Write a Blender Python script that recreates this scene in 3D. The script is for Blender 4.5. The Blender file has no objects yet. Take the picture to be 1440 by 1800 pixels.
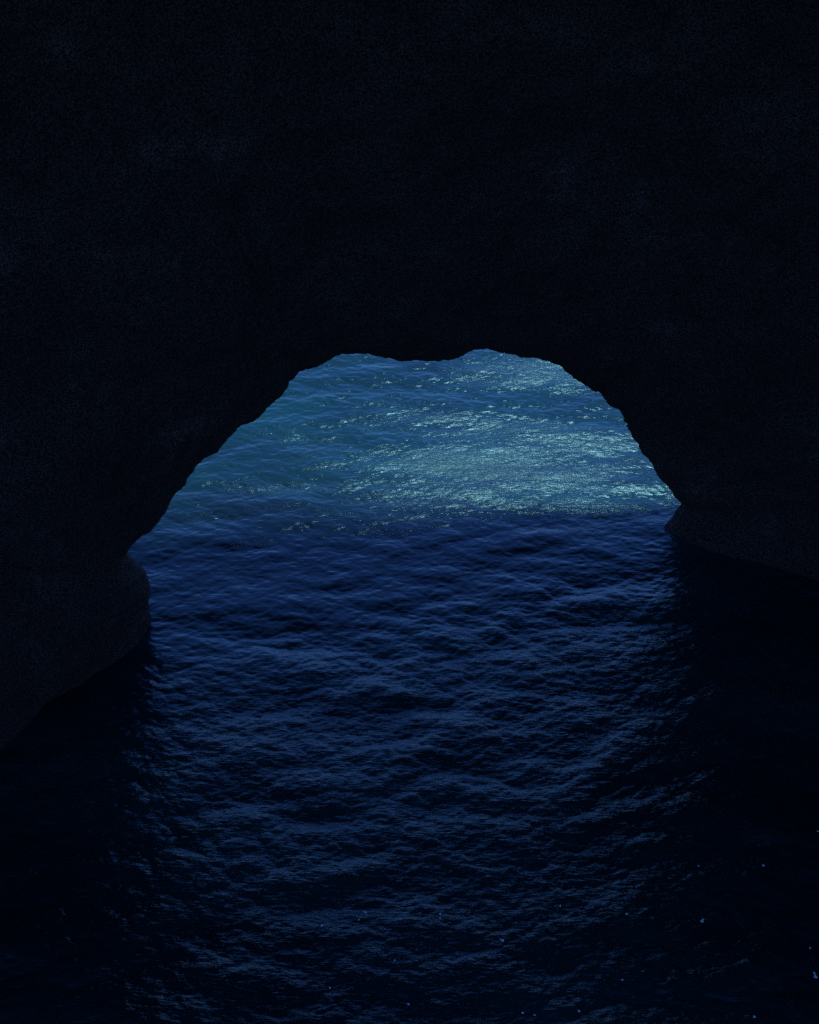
import bpy, math, random
import numpy as np
from mathutils import Vector, noise

R = math.radians
S = bpy.context.scene
C = S.collection
random.seed(4)

# ------------------------------------------------------------------ camera
H = 45.0                      # eye height above the sea, metres
PITCH = R(35.0)
VFOV = R(40.0)
cam = bpy.data.cameras.new('camera')
cam.sensor_fit = 'VERTICAL'
cam.sensor_height = 24.0
cam.lens = 12.0 / math.tan(VFOV / 2)
cam.clip_start = 0.1
cam.clip_end = 60000
co = bpy.data.objects.new('camera', cam)
C.objects.link(co)
co.location = (0, 0, H)
co.rotation_euler = (math.pi / 2 - PITCH, 0, 0)
S.camera = co

# ------------------------------------------------------------------ sky and sun
SUN_ALT, SUN_AZ = R(62), R(14)      # azimuth measured from +Y (straight ahead) to +X
w = bpy.data.worlds.new('World')
S.world = w
w.use_nodes = True
nt = w.node_tree
nt.nodes.clear()
sky = nt.nodes.new('ShaderNodeTexSky')
sky.sky_type = 'NISHITA'
sky.sun_disc = False
sky.sun_elevation = SUN_ALT
sky.sun_rotation = SUN_AZ
sky.air_density = 1.0
sky.dust_density = 0.0
sky.ozone_density = 6.0
bg = nt.nodes.new('ShaderNodeBackground')
bg.inputs['Strength'].default_value = 0.145
wo = nt.nodes.new('ShaderNodeOutputWorld')
tint = nt.nodes.new('ShaderNodeMix')           # the deep blue of the photograph's grade
tint.data_type = 'RGBA'
tint.blend_type = 'MULTIPLY'
tint.inputs[0].default_value = 1.0
tint.inputs[7].default_value = (0.50, 0.90, 1.78, 1)
nt.links.new(sky.outputs[0], tint.inputs[6])
nt.links.new(tint.outputs[2], bg.inputs['Color'])
nt.links.new(bg.outputs[0], wo.inputs['Surface'])

sl = bpy.data.lights.new('sun', 'SUN')
sl.energy = 4.8
sl.angle = R(8)
sl.color = (0.36, 0.84, 1.0)
so = bpy.data.objects.new('sun', sl)
C.objects.link(so)
sd = Vector((math.sin(SUN_AZ) * math.cos(SUN_ALT), math.cos(SUN_AZ) * math.cos(SUN_ALT), math.sin(SUN_ALT)))
so.rotation_euler = sd.to_track_quat('Z', 'Y').to_euler()
so.location = (0, 80, 150)

S.view_settings.view_transform = 'Standard'
S.view_settings.look = 'None'
S.view_settings.exposure = 0.0
S.view_settings.gamma = 1.0
S.cycles.use_denoising = False
S.cycles.use_adaptive_sampling = False
S.cycles.max_bounces = 8
S.cycles.sample_clamp_indirect = 2.0
S.cycles.sample_clamp_direct = 1.5

# ------------------------------------------------------------------ helpers
TV = math.tan(VFOV / 2)
cp, sp = math.cos(PITCH), math.sin(PITCH)


def ray(px, py):
    """direction of the sight line through a pixel of the 1440x1800 photograph"""
    x = (px - 720) / 900 * TV
    y = (900 - py) / 900 * TV
    return np.array([x, cp + y * sp, -sp + y * cp])


def on_sea(px, py):
    d = ray(px, py)
    t = H / -d[2]
    return np.array([0, 0, H]) + d * t


def tag(o, label=None, cat=None, group=None, kind=None):
    if label: o['label'] = label
    if cat: o['category'] = cat
    if group: o['group'] = group
    if kind: o['kind'] = kind
    return o


def mesh_obj(name, verts, faces, mat, smooth=True):
    me = bpy.data.meshes.new(name)
    me.from_pydata(verts, [], faces)
    me.materials.append(mat)
    if smooth:
        me.polygons.foreach_set('use_smooth', [True] * len(me.polygons))
    me.update()
    o = bpy.data.objects.new(name, me)
    C.objects.link(o)
    return o


def new_mat(name):
    m = bpy.data.materials.new(name)
    m.use_nodes = True
    t = m.node_tree
    b = t.nodes['Principled BSDF']
    return m, t, b


def N(t, kind, **kw):
    n = t.nodes.new(kind)
    for k, v in kw.items():
        if hasattr(n, k) and k not in n.inputs:
            setattr(n, k, v)
        else:
            n.inputs[k].default_value = v
    return n


FL, FR = on_sea(264, 1085), on_sea(1164, 929)       # where the two feet meet the water
E = (FR - FL) / np.linalg.norm(FR - FL)             # along the arch
NO = np.array([-E[1], E[0], 0.0])                   # out to sea
MID = (FL + FR) / 2

# ------------------------------------------------------------------ materials
def rock_material():
    m, t, b = new_mat('dark_rock')
    g = N(t, 'ShaderNodeNewGeometry')
    n1 = N(t, 'ShaderNodeTexNoise', Scale=0.22, Detail=9.0, Roughness=0.68)
    n2 = N(t, 'ShaderNodeTexNoise', Scale=0.9, Detail=6.0, Roughness=0.75)
    v = N(t, 'ShaderNodeTexVoronoi', Scale=0.5)
    for n in (n1, n2, v):
        t.links.new(g.outputs['Position'], n.inputs['Vector'])
    r = N(t, 'ShaderNodeValToRGB')
    r.color_ramp.elements[0].position = 0.35
    r.color_ramp.elements[0].color = (0.030, 0.017, 0.013, 1)
    r.color_ramp.elements[1].position = 0.72
    r.color_ramp.elements[1].color = (0.085, 0.056, 0.042, 1)
    e = r.color_ramp.elements.new(0.58)
    e.color = (0.042, 0.025, 0.018, 1)
    t.links.new(n1.outputs[0], r.inputs[0])
    # coarse mineral grain
    n3 = N(t, 'ShaderNodeTexNoise', Scale=13.0, Detail=1.0, Roughness=0.8)
    t.links.new(g.outputs['Position'], n3.inputs['Vector'])
    gr = N(t, 'ShaderNodeMapRange')
    for k, v_ in ((1, 0.36), (2, 0.66), (3, 0.0), (4, 2.4)):
        gr.inputs[k].default_value = v_
    t.links.new(n3.outputs[0], gr.inputs[0])
    mg = N(t, 'ShaderNodeMix', data_type='RGBA', blend_type='MULTIPLY')
    mg.inputs[0].default_value = 1.0
    t.links.new(r.outputs[0], mg.inputs[6])
    t.links.new(gr.outputs[0], mg.inputs[7])
    t.links.new(mg.outputs[2], b.inputs['Base Color'])
    b.inputs['Roughness'].default_value = 0.9
    b.inputs['Specular IOR Level'].default_value = 0.25
    mx = N(t, 'ShaderNodeMath', operation='ADD')
    t.links.new(n2.outputs[0], mx.inputs[0])
    t.links.new(v.outputs[0], mx.inputs[1])
    bp = N(t, 'ShaderNodeBump', Strength=0.9, Distance=0.5)
    t.links.new(mx.outputs[0], bp.inputs['Height'])
    t.links.new(bp.outputs[0], b.inputs['Normal'])
    return m


def sea_material():
    m, t, b = new_mat('sea_water')
    g = N(t, 'ShaderNodeNewGeometry')
    mp = N(t, 'ShaderNodeMapping')
    mp.inputs['Scale'].default_value = (0.5, 1.0, 1.0)
    t.links.new(g.outputs['Position'], mp.inputs['Vector'])
    # drifting patches of greener and bluer water
    n1 = N(t, 'ShaderNodeTexNoise', Scale=0.09, Detail=5.0, Roughness=0.6)
    t.links.new(mp.outputs[0], n1.inputs['Vector'])
    r = N(t, 'ShaderNodeValToRGB')
    r.color_ramp.elements[0].position = 0.36
    r.color_ramp.elements[0].color = (0.0075, 0.0155, 0.0175, 1)
    r.color_ramp.elements[1].position = 0.66
    r.color_ramp.elements[1].color = (0.0075, 0.037, 0.035, 1)
    t.links.new(n1.outputs[0], r.inputs[0])
    t.links.new(r.outputs[0], b.inputs['Base Color'])
    b.inputs['Roughness'].default_value = 0.17
    b.inputs['IOR'].default_value = 1.333
    # wind ripples too small for the mesh
    mp2 = N(t, 'ShaderNodeMapping')
    mp2.inputs['Scale'].default_value = (0.32, 1.0, 1.0)
    mp2.inputs['Rotation'].default_value = (0, 0, R(12))
    t.links.new(g.outputs['Position'], mp2.inputs['Vector'])
    n2 = N(t, 'ShaderNodeTexNoise', Scale=8.5, Detail=3.0, Roughness=0.62, Distortion=0.3)
    t.links.new(mp2.outputs[0], n2.inputs['Vector'])
    # cat's paws: the wind roughens the water in patches, the largest just outside the arch; the rest of the lee is calm
    mp4 = N(t, 'ShaderNodeMapping')
    mp4.inputs['Scale'].default_value = (0.2, 1.0, 1.0)
    mp4.inputs['Rotation'].default_value = (0, 0, R(7))
    mp4.inputs['Location'].default_value = (3.7, 1.3, 0)
    t.links.new(g.outputs['Position'], mp4.inputs['Vector'])
    n4 = N(t, 'ShaderNodeTexNoise', Scale=0.42, Detail=6.0, Roughness=0.65)
    t.links.new(mp4.outputs[0], n4.inputs['Vector'])

    def paw(px, py, rx, ry, rot):
        gc = on_sea(px, py)
        m3 = N(t, 'ShaderNodeMapping', vector_type='TEXTURE')
        m3.inputs['Location'].default_value = (gc[0], gc[1], 0)
        m3.inputs['Rotation'].default_value = (0, 0, rot)
        m3.inputs['Scale'].default_value = (rx, ry, 50.0)
        t.links.new(g.outputs['Position'], m3.inputs['Vector'])
        ln = N(t, 'ShaderNodeVectorMath', operation='LENGTH')
        t.links.new(m3.outputs[0], ln.inputs[0])
        ma = N(t, 'ShaderNodeMath', operation='MULTIPLY_ADD')
        ma.inputs[1].default_value = 3.2
        t.links.new(n4.outputs[0], ma.inputs[0])
        t.links.new(ln.outputs['Value'], ma.inputs[2])
        pr = N(t, 'ShaderNodeMapRange', interpolation_type='SMOOTHSTEP')
        for k, v_ in ((1, 1.1), (2, 2.9), (3, 1.0), (4, 0.0)):
            pr.inputs[k].default_value = v_
        t.links.new(ma.outputs[0], pr.inputs[0])
        return pr

    gust = N(t, 'ShaderNodeMath', operation='MAXIMUM')
    t.links.new(paw(880, 820, 14.5, 6.6, R(-5)).outputs[0], gust.inputs[0])
    t.links.new(paw(940, 655, 6.0, 3.5, R(-8)).outputs[0], gust.inputs[1])
    # the draught through the arch ruffles the water inside it
    dt = N(t, 'ShaderNodeVectorMath', operation='DOT_PRODUCT')
    dt.inputs[1].default_value = tuple(NO)
    t.links.new(g.outputs['Position'], dt.inputs[0])
    ins = N(t, 'ShaderNodeMapRange', interpolation_type='SMOOTHSTEP')
    n0 = float(np.dot(MID, NO))
    for k, v_ in ((1, n0 - 9.0), (2, n0 - 1.0), (3, 0.75), (4, 0.0)):
        ins.inputs[k].default_value = v_
    t.links.new(dt.outputs['Value'], ins.inputs[0])
    ruf = N(t, 'ShaderNodeMath', operation='MAXIMUM')
    t.links.new(gust.outputs[0], ruf.inputs[0])
    t.links.new(ins.outputs[0], ruf.inputs[1])
    bs = N(t, 'ShaderNodeMath', operation='MULTIPLY_ADD')       # ripple strength: 0.3 calm, 0.6 inside, 1.0 in a gust
    bs.inputs[1].default_value = 0.48
    bs.inputs[2].default_value = 0.24
    t.links.new(ruf.outputs[0], bs.inputs[0])
    rg = N(t, 'ShaderNodeMapRange')
    for k, v_ in ((1, 0.0), (2, 1.0), (3, 0.11), (4, 0.30)):
        rg.inputs[k].default_value = v_
    t.links.new(gust.outputs[0], rg.inputs[0])
    t.links.new(rg.outputs[0], b.inputs['Roughness'])
    bp = N(t, 'ShaderNodeBump', Strength=1.0, Distance=0.085)
    t.links.new(bs.outputs[0], bp.inputs['Strength'])
    t.links.new(n2.outputs[0], bp.inputs['Height'])
    t.links.new(bp.outputs[0], b.inputs['Normal'])
    return m


ROCK = rock_material()
SEA = sea_material()

# ------------------------------------------------------------------ rock arch
OUT = [(264, 1085), (262, 1060), (264, 1030), (261, 1014), (255, 1003), (240, 995), (232, 986), (225, 973),
       (229, 963), (240, 950), (249, 940), (262, 936), (278, 918), (296, 894), (305, 872), (311, 866), (322, 858),
       (330, 842), (345, 822), (362, 804), (381, 795), (388, 787), (404, 766), (424, 749), (444, 741), (462, 728),
       (478, 710), (498, 690), (515, 668), (527, 654), (545, 648), (560, 641), (580, 635), (600, 624), (620, 622),
       (643, 622), (662, 627), (685, 629), (705, 634), (730, 634), (757, 636), (785, 634), (805, 630), (825, 620),
       (838, 615), (860, 614), (872, 618), (895, 622), (920, 627), (945, 629), (965, 637), (982, 642), (1000, 656),
       (1020, 672), (1040, 683), (1056, 690), (1068, 705), (1085, 723), (1104, 745), (1110, 763), (1125, 790),
       (1140, 806), (1148, 823), (1160, 840), (1175, 857), (1188, 874), (1195, 885), (1192, 895), (1186, 900),
       (1184, 912), (1172, 922), (1164, 929)]
def to_plane(px, py):
    d = ray(px, py)
    o = np.array([0, 0, H])
    t = np.dot(MID - o, NO) / np.dot(d, NO)
    p = o + d * t
    return np.dot(p - MID, E), p[2]


uv = np.array([to_plane(*p) for p in OUT])
uv = np.vstack([[uv[0] + (0.6, -6)], [uv[0] + (0.2, -1.5)], uv, [uv[-1] + (-0.3, -1.5)], [uv[-1] + (-0.6, -6)]])
# resample evenly with a little roughness of its own
seg = np.linalg.norm(np.diff(uv, axis=0), axis=1)
cum = np.concatenate([[0], np.cumsum(seg)])
NP = 640
ss = np.linspace(0, cum[-1], NP)
ring = np.stack([np.interp(ss, cum, uv[:, k]) for k in (0, 1)], 1)
cen = np.array([0.0, 0.8])
for i in range(NP):
    dv = ring[i] - cen
    dv /= np.linalg.norm(dv)
    ring[i] += dv * (0.15 * noise.fractal(Vector((ss[i] * 0.9, 3.1, 0)), 1.0, 2.0, 4) + 0.05 * noise.fractal(Vector((ss[i] * 3.7, 8.3, 0)), 0.7, 2.0, 3))
ang = np.unwrap(np.arctan2(ring[:, 1] - cen[1], ring[:, 0] - cen[0]))
frac = (ang - ang[0]) / (ang[-1] - ang[0])          # 0 left foot .. 1 right foot


def smooth(x):
    x = min(1, max(0, x))
    return x * x * (3 - 2 * x)


# unseen overhang added to the cliff, shaped to cast shade on the water
S_E, S_N = float(np.dot(np.array(sd), E)), float(np.dot(np.array(sd), NO))
SHADE_BROW = []
for px, py, v0 in ((0, 880, 36), (150, 895, 36), (300, 910, 36), (440, 915, 35), (560, 912, 33), (640, 907, 30), (710, 903, 26), (780, 900, 21), (880, 896, 15),
                   (1000, 892, 12.5), (1190, 884, 12), (1330, 880, 12)):
    p = on_sea(px, py) - MID
    SHADE_BROW.append((np.dot(p, E) + v0 * S_E / sd.z, np.dot(p, NO) + v0 * S_N / sd.z, v0))
SHADE_BROW.sort()
SHADE_BROW = np.array(SHADE_BROW)


def shade_brow(u, v, d):
    dc = np.interp(u, SHADE_BROW[:, 0], SHADE_BROW[:, 1])
    vc = np.interp(u, SHADE_BROW[:, 0], SHADE_BROW[:, 2])
    x = (v - vc) / (vc * 0.22 if v < vc else 10.0)
    return max(d, d + (dc - d) * math.exp(-x * x))


rows = []
# outer cliff face, from high up down to the lip, then the tight ring, then the cave opening up inside
for k in range(60):
    x = (60 - k) / 60.0
    rows.append((3.0 + 9.0 * x ** 0.6, 1.11 + 9.5 * x ** 1.6, 0.0))
for d, s in ((3.0, 1.11), (1.9, 1.06), (1.0, 1.025), (0.4, 1.006), (0, 1.0), (-0.5, 1.008), (-1.2, 1.03), (-2.0, 1.07)):
    rows.append((d, s, 0.0))
for k in range(1, 60):
    d = -2.0 - 0.25 * k - 0.031 * k * k
    b = smooth((-d - 2.0) / 30.0) ** 0.75
    rows.append((d, 1.07 + 0.02 * k, b))
verts, faces = [], []
UC = -9.0                                            # axis of the cave inside
for (d, s, b) in rows:
    close = 1.0
    if d < -85:
        close = max(0.02, 1 - ((-d - 85) / 38.0) ** 2)
    for i in range(NP):
        th = math.pi + 0.22 - frac[i] * (math.pi + 0.44)
        big = np.array([UC + 37 * close * math.copysign(abs(math.cos(th)) ** 0.8, math.cos(th)),
                        68 * close * (math.sin(th) if math.sin(th) > 0 else math.sin(th) * 0.35)])
        sm = cen + (ring[i] - cen) * s
        # the roof climbs towards the cave and the right wall flares towards the sea
        sm[1] += min(14.0, max(0.0, -d)) * 0.9 * min(1.0, max(0.0, ring[i][1] / 8.0))
        sm[0] += min(6.0, max(0.0, d)) * 0.75 * smooth(ring[i][0] / 11.0)
        p = sm * (1 - b) + big * b
        a = min(1.0, abs(d) / 7.0)
        d_ = shade_brow(p[0], p[1], d) if d > 2 else d
        P = MID + E * p[0] + NO * d_ + np.array([0, 0, p[1]])
        q = Vector(P)
        amp = (0.9 + 1.6 * b + 0.25 * max(0, s - 1.5) * (b == 0)) * a
        f = noise.fractal(q * 0.13, 1.0, 2.1, 6) * amp + abs(noise.noise(q * 0.045)) * 2.2 * amp
        o2 = p - np.array([UC * b, 0.8 + 8 * b])
        o2 /= np.linalg.norm(o2) + 1e-6
        f = f if d < -6 else abs(f)
        P = P + (E * o2[0] + np.array([0, 0, o2[1]])) * f + NO * (noise.fractal(q * 0.17 + Vector((9, 2, 5)), 1.0, 2.1, 5) * 0.9 * a)
        verts.append(tuple(P))
NR = len(rows)
for r in range(NR - 1):
    for i in range(NP - 1):
        if (-95 < rows[r][0] < -50 and 0.76 < frac[i] < 0.985) or (-95 < rows[r][0] < -32 and 0.015 < frac[i] < 0.24) or (rows[r][0] < -66 and 0.24 < frac[i] <= 0.76):
            continue                                 # unseen openings added at both sides and rear to let skylight in
        a0 = r * NP + i
        faces.append((a0, a0 + 1, a0 + NP + 1, a0 + NP))
arch = mesh_obj('rock_arch', verts, faces, ROCK)
tag(arch, 'black rock wall of a sea cave pierced by a wide arch opening onto blue water', 'rock arch')

# ------------------------------------------------------------------ sea
rng = np.random.default_rng(11)


def wave_tile(L, n, amp_slope, lmin, lmax, wdir, spread, power, seed):
    """height and horizontal (choppy) displacement of a periodic random sea"""
    g = np.random.default_rng(seed)
    k1 = np.fft.fftfreq(n, L / n) * 2 * np.pi
    kx, ky = np.meshgrid(k1, k1, indexing='xy')
    k = np.hypot(kx, ky)
    k[0, 0] = 1
    cosw = (kx * math.cos(wdir) + ky * math.sin(wdir)) / k
    A = k ** (-power) * np.abs(cosw) ** spread
    A *= np.exp(-(k * lmin / (2 * np.pi)) ** 4) * np.exp(-(2 * np.pi / (lmax * k)) ** 4)
    A[0, 0] = 0
    ph = g.normal(size=(n, n)) + 1j * g.normal(size=(n, n))
    sp_ = A * ph
    h = np.fft.ifft2(sp_).real
    sx = np.fft.ifft2(1j * kx * sp_).real
    sy = np.fft.ifft2(1j * ky * sp_).real
    sc = amp_slope / math.sqrt((sx ** 2 + sy ** 2).mean())
    dx = np.fft.ifft2(-1j * kx / k * sp_).real
    dy = np.fft.ifft2(-1j * ky / k * sp_).real
    return h * sc, dx * sc, dy * sc


def sample(a, L, X, Y):
    n = a.shape[0]
    fx, fy = (X / L * n) % n, (Y / L * n) % n
    x0, y0 = np.floor(fx).astype(int), np.floor(fy).astype(int)
    tx, ty = fx - x0, fy - y0
    x0 %= n; y0 %= n
    x1, y1 = (x0 + 1) % n, (y0 + 1) % n
    return (a[y0, x0] * (1 - tx) * (1 - ty) + a[y0, x1] * tx * (1 - ty) + a[y1, x0] * (1 - tx) * ty + a[y1, x1] * tx * ty)


TILES = [(131.0,) + wave_tile(131.0, 1024, 0.085, 1.2, 9.0, R(97), 2.2, 2.2, 31),
         (110.0,) + wave_tile(110.0, 1536, 0.11, 0.26, 3.6, R(80), 1.3, 1.75, 3),
         (67.0,) + wave_tile(67.0, 1024, 0.085, 0.24, 1.5, R(112), 1.6, 1.6, 8),
         (71.0,) + wave_tile(71.0, 1024, 0.065, 0.24, 1.5, R(66), 1.6, 1.6, 21)]


FINE = 1.4                    # shorter waves of the same steepness


def sea_at(X, Y):
    z = np.zeros_like(X); dx = np.zeros_like(X); dy = np.zeros_like(X)
    for L, h, a, b in TILES:
        z += sample(h, L, X * FINE, Y * FINE) / FINE
        dx += sample(a, L, X * FINE, Y * FINE) / FINE
        dy += sample(b, L, X * FINE, Y * FINE) / FINE
    # the swell steepens as it is funnelled into the arch
    n = (X - MID[0]) * NO[0] + (Y - MID[1]) * NO[1]
    k = 0.66 + 0.59 / (1 + np.exp((n + 4.0) / 1.8))
    return dx * k, dy * k, z * k


def graded(lo, hi, step, far, grow):
    c = list(np.arange(lo, hi + 1e-6, step))
    st, v, right = step, hi, []
    while v < far:
        st *= grow; v += st; right.append(v)
    st, v, left = step, lo, []
    while v > -far:
        st *= grow; v -= st; left.append(v)
    return np.array(left[::-1] + c + right)


gx = graded(-30.0, 32.0, 0.068, 9000, 1.12)
gy = graded(22.0, 96.0, 0.068, 9000, 1.12)
X, Y = np.meshgrid(gx, gy)
dx, dy, Z = sea_at(X, Y)
ox = np.maximum(0, np.maximum(-30 - X, X - 32)); oy = np.maximum(0, np.maximum(22 - Y, Y - 96))
fade = np.exp(-((ox ** 2 + oy ** 2) / 30 ** 2))
V = np.stack([X + dx * fade * 0.8, Y + dy * fade * 0.8, Z * fade], -1).reshape(-1, 3)
nx_, ny_ = len(gx), len(gy)
idx = np.arange(nx_ * ny_).reshape(ny_, nx_)
F = np.stack([idx[:-1, :-1], idx[:-1, 1:], idx[1:, 1:], idx[1:, :-1]], -1).reshape(-1, 4)
me = bpy.data.meshes.new('sea')
me.vertices.add(len(V)); me.vertices.foreach_set('co', V.astype(np.float32).ravel())
me.loops.add(F.size); me.loops.foreach_set('vertex_index', F.astype(np.int32).ravel())
me.polygons.add(len(F)); me.polygons.foreach_set('loop_start', np.arange(0, F.size, 4, dtype=np.int32))
me.update(calc_edges=True)
me.polygons.foreach_set('use_smooth', np.ones(len(F), dtype=bool))
me.materials.append(SEA)
sea = bpy.data.objects.new('sea', me)
C.objects.link(sea)
tag(sea, kind='structure')

# ------------------------------------------------------------------ foam flecks drifting on the dark water
def foam_material():
    m, t, b = new_mat('foam')
    n = N(t, 'ShaderNodeTexNoise', Scale=30.0, Detail=2.0)
    r = N(t, 'ShaderNodeValToRGB')
    r.color_ramp.elements[0].color = (0.70, 0.73, 0.75, 1)
    r.color_ramp.elements[1].color = (0.9, 0.92, 0.93, 1)
    t.links.new(n.outputs[0], r.inputs[0])
    t.links.new(r.outputs[0], b.inputs['Base Color'])
    b.inputs['Roughness'].default_value = 0.8
    return m


FOAM = foam_material()
FLECKS = [  # photo position, size in metres, lobes, label
    (1234, 1620, .17, 2, 'double white foam fleck, the largest one on the dark water at lower right'),
    (1342, 1522, .13, 1, 'white foam fleck alone on dark green water near the right edge, well above the others'),
    (1228, 1522, .10, 1, 'small foam fleck level with a brighter one to its right on dark water'),
    (1424, 1667, .13, 1, 'round white foam fleck at the right edge, above the slanted pair'),
    (1434, 1718, .16, 3, 'slanted string of white foam at the right edge, lowest there'),
    (1438, 1462, .10, 1, 'tiny foam fleck touching the right edge, highest of all the flecks'),
    (1102, 1607, .12, 1, 'bright foam fleck on dark water between the blue glints and the large double fleck'),
    (985, 1593, .11, 1, 'faint foam fleck just below the last blue glints, right of centre'),
    (884, 1654, .16, 2, 'slanted two-lobed foam fleck in the dark gap under the blue reflection'),
    (774, 1607, .12, 1, 'upper one of two foam flecks stacked closely near the picture centre line'),
    (774, 1615, .10, 1, 'lower one of two foam flecks stacked closely near the picture centre line'),
    (643, 1604, .14, 2, 'tilted white foam fleck at the lower rim of the blue reflection, left of centre'),
    (631, 1617, .10, 1, 'small foam fleck just below left of a tilted foam fleck'),
    (566, 1628, .12, 1, 'white foam fleck farthest left of the flecks below the blue reflection'),
    (580, 1737, .10, 1, 'dim foam fleck alone in black water low on the left half'),
    (694, 1689, .09, 1, 'tiny foam fleck beside a faint blue ripple below centre left'),
    (718, 1766, .11, 1, 'small foam fleck among low blue ripples at the bottom centre'),
    (919, 1781, .12, 1, 'left one of two foam flecks close to the bottom edge, right of centre'),
    (940, 1785, .10, 1, 'right one of two foam flecks close to the bottom edge, right of centre'),
    (1018, 1778, .12, 1, 'white foam fleck near the bottom edge at the end of a blue ripple'),
    (1094, 1723, .11, 1, 'foam fleck on black water midway between bottom edge and large double fleck'),
    (1326, 1788, .13, 1, 'foam fleck at the bottom edge in dark green water, lowest of all flecks'),
]
fr = random.Random(7)
for px, py, size, lobes, label in FLECKS:
    p = on_sea(px, py)
    vs, fs = [], []
    ax = fr.uniform(0, math.pi)
    for l in range(lobes):
        r0 = size * 0.4 * (1.0 if l == 0 else 0.65)
        cx = math.cos(ax) * size * 0.6 * l
        cy = math.sin(ax) * size * 0.6 * l
        seg_n, base = 10, len(vs)
        for ri, (rr, hh) in enumerate(((1.0, -0.02), (0.85, 0.16), (0.5, 0.30))):
            for k in range(seg_n):
                a = 2 * math.pi * k / seg_n
                rad = r0 * rr * (1 + fr.uniform(-0.18, 0.18))
                vs.append((cx + math.cos(a) * rad, cy + math.sin(a) * rad, r0 * hh))
        vs.append((cx, cy, r0 * 0.36))
        for ri in range(2):
            for k in range(seg_n):
                k2 = (k + 1) % seg_n
                fs.append((base + ri * seg_n + k, base + ri * seg_n + k2, base + (ri + 1) * seg_n + k2, base + (ri + 1) * seg_n + k))
        for k in range(seg_n):
            fs.append((base + 2 * seg_n + k, base + 2 * seg_n + (k + 1) % seg_n, base + 3 * seg_n))
    z = float(sea_at(np.array([p[0]]), np.array([p[1]]))[2][0])
    # follow the sight line to the wave's real height
    d = ray(px, py)
    q = np.array([0, 0, H]) + d * ((z - H) / d[2])
    z = float(sea_at(np.array([q[0]]), np.array([q[1]]))[2][0])
    f = mesh_obj('foam_fleck', vs, fs, FOAM)
    f.location = (q[0], q[1], z + 0.03)
    tag(f, label, 'foam', 'white foam flecks drifting on the dark water')
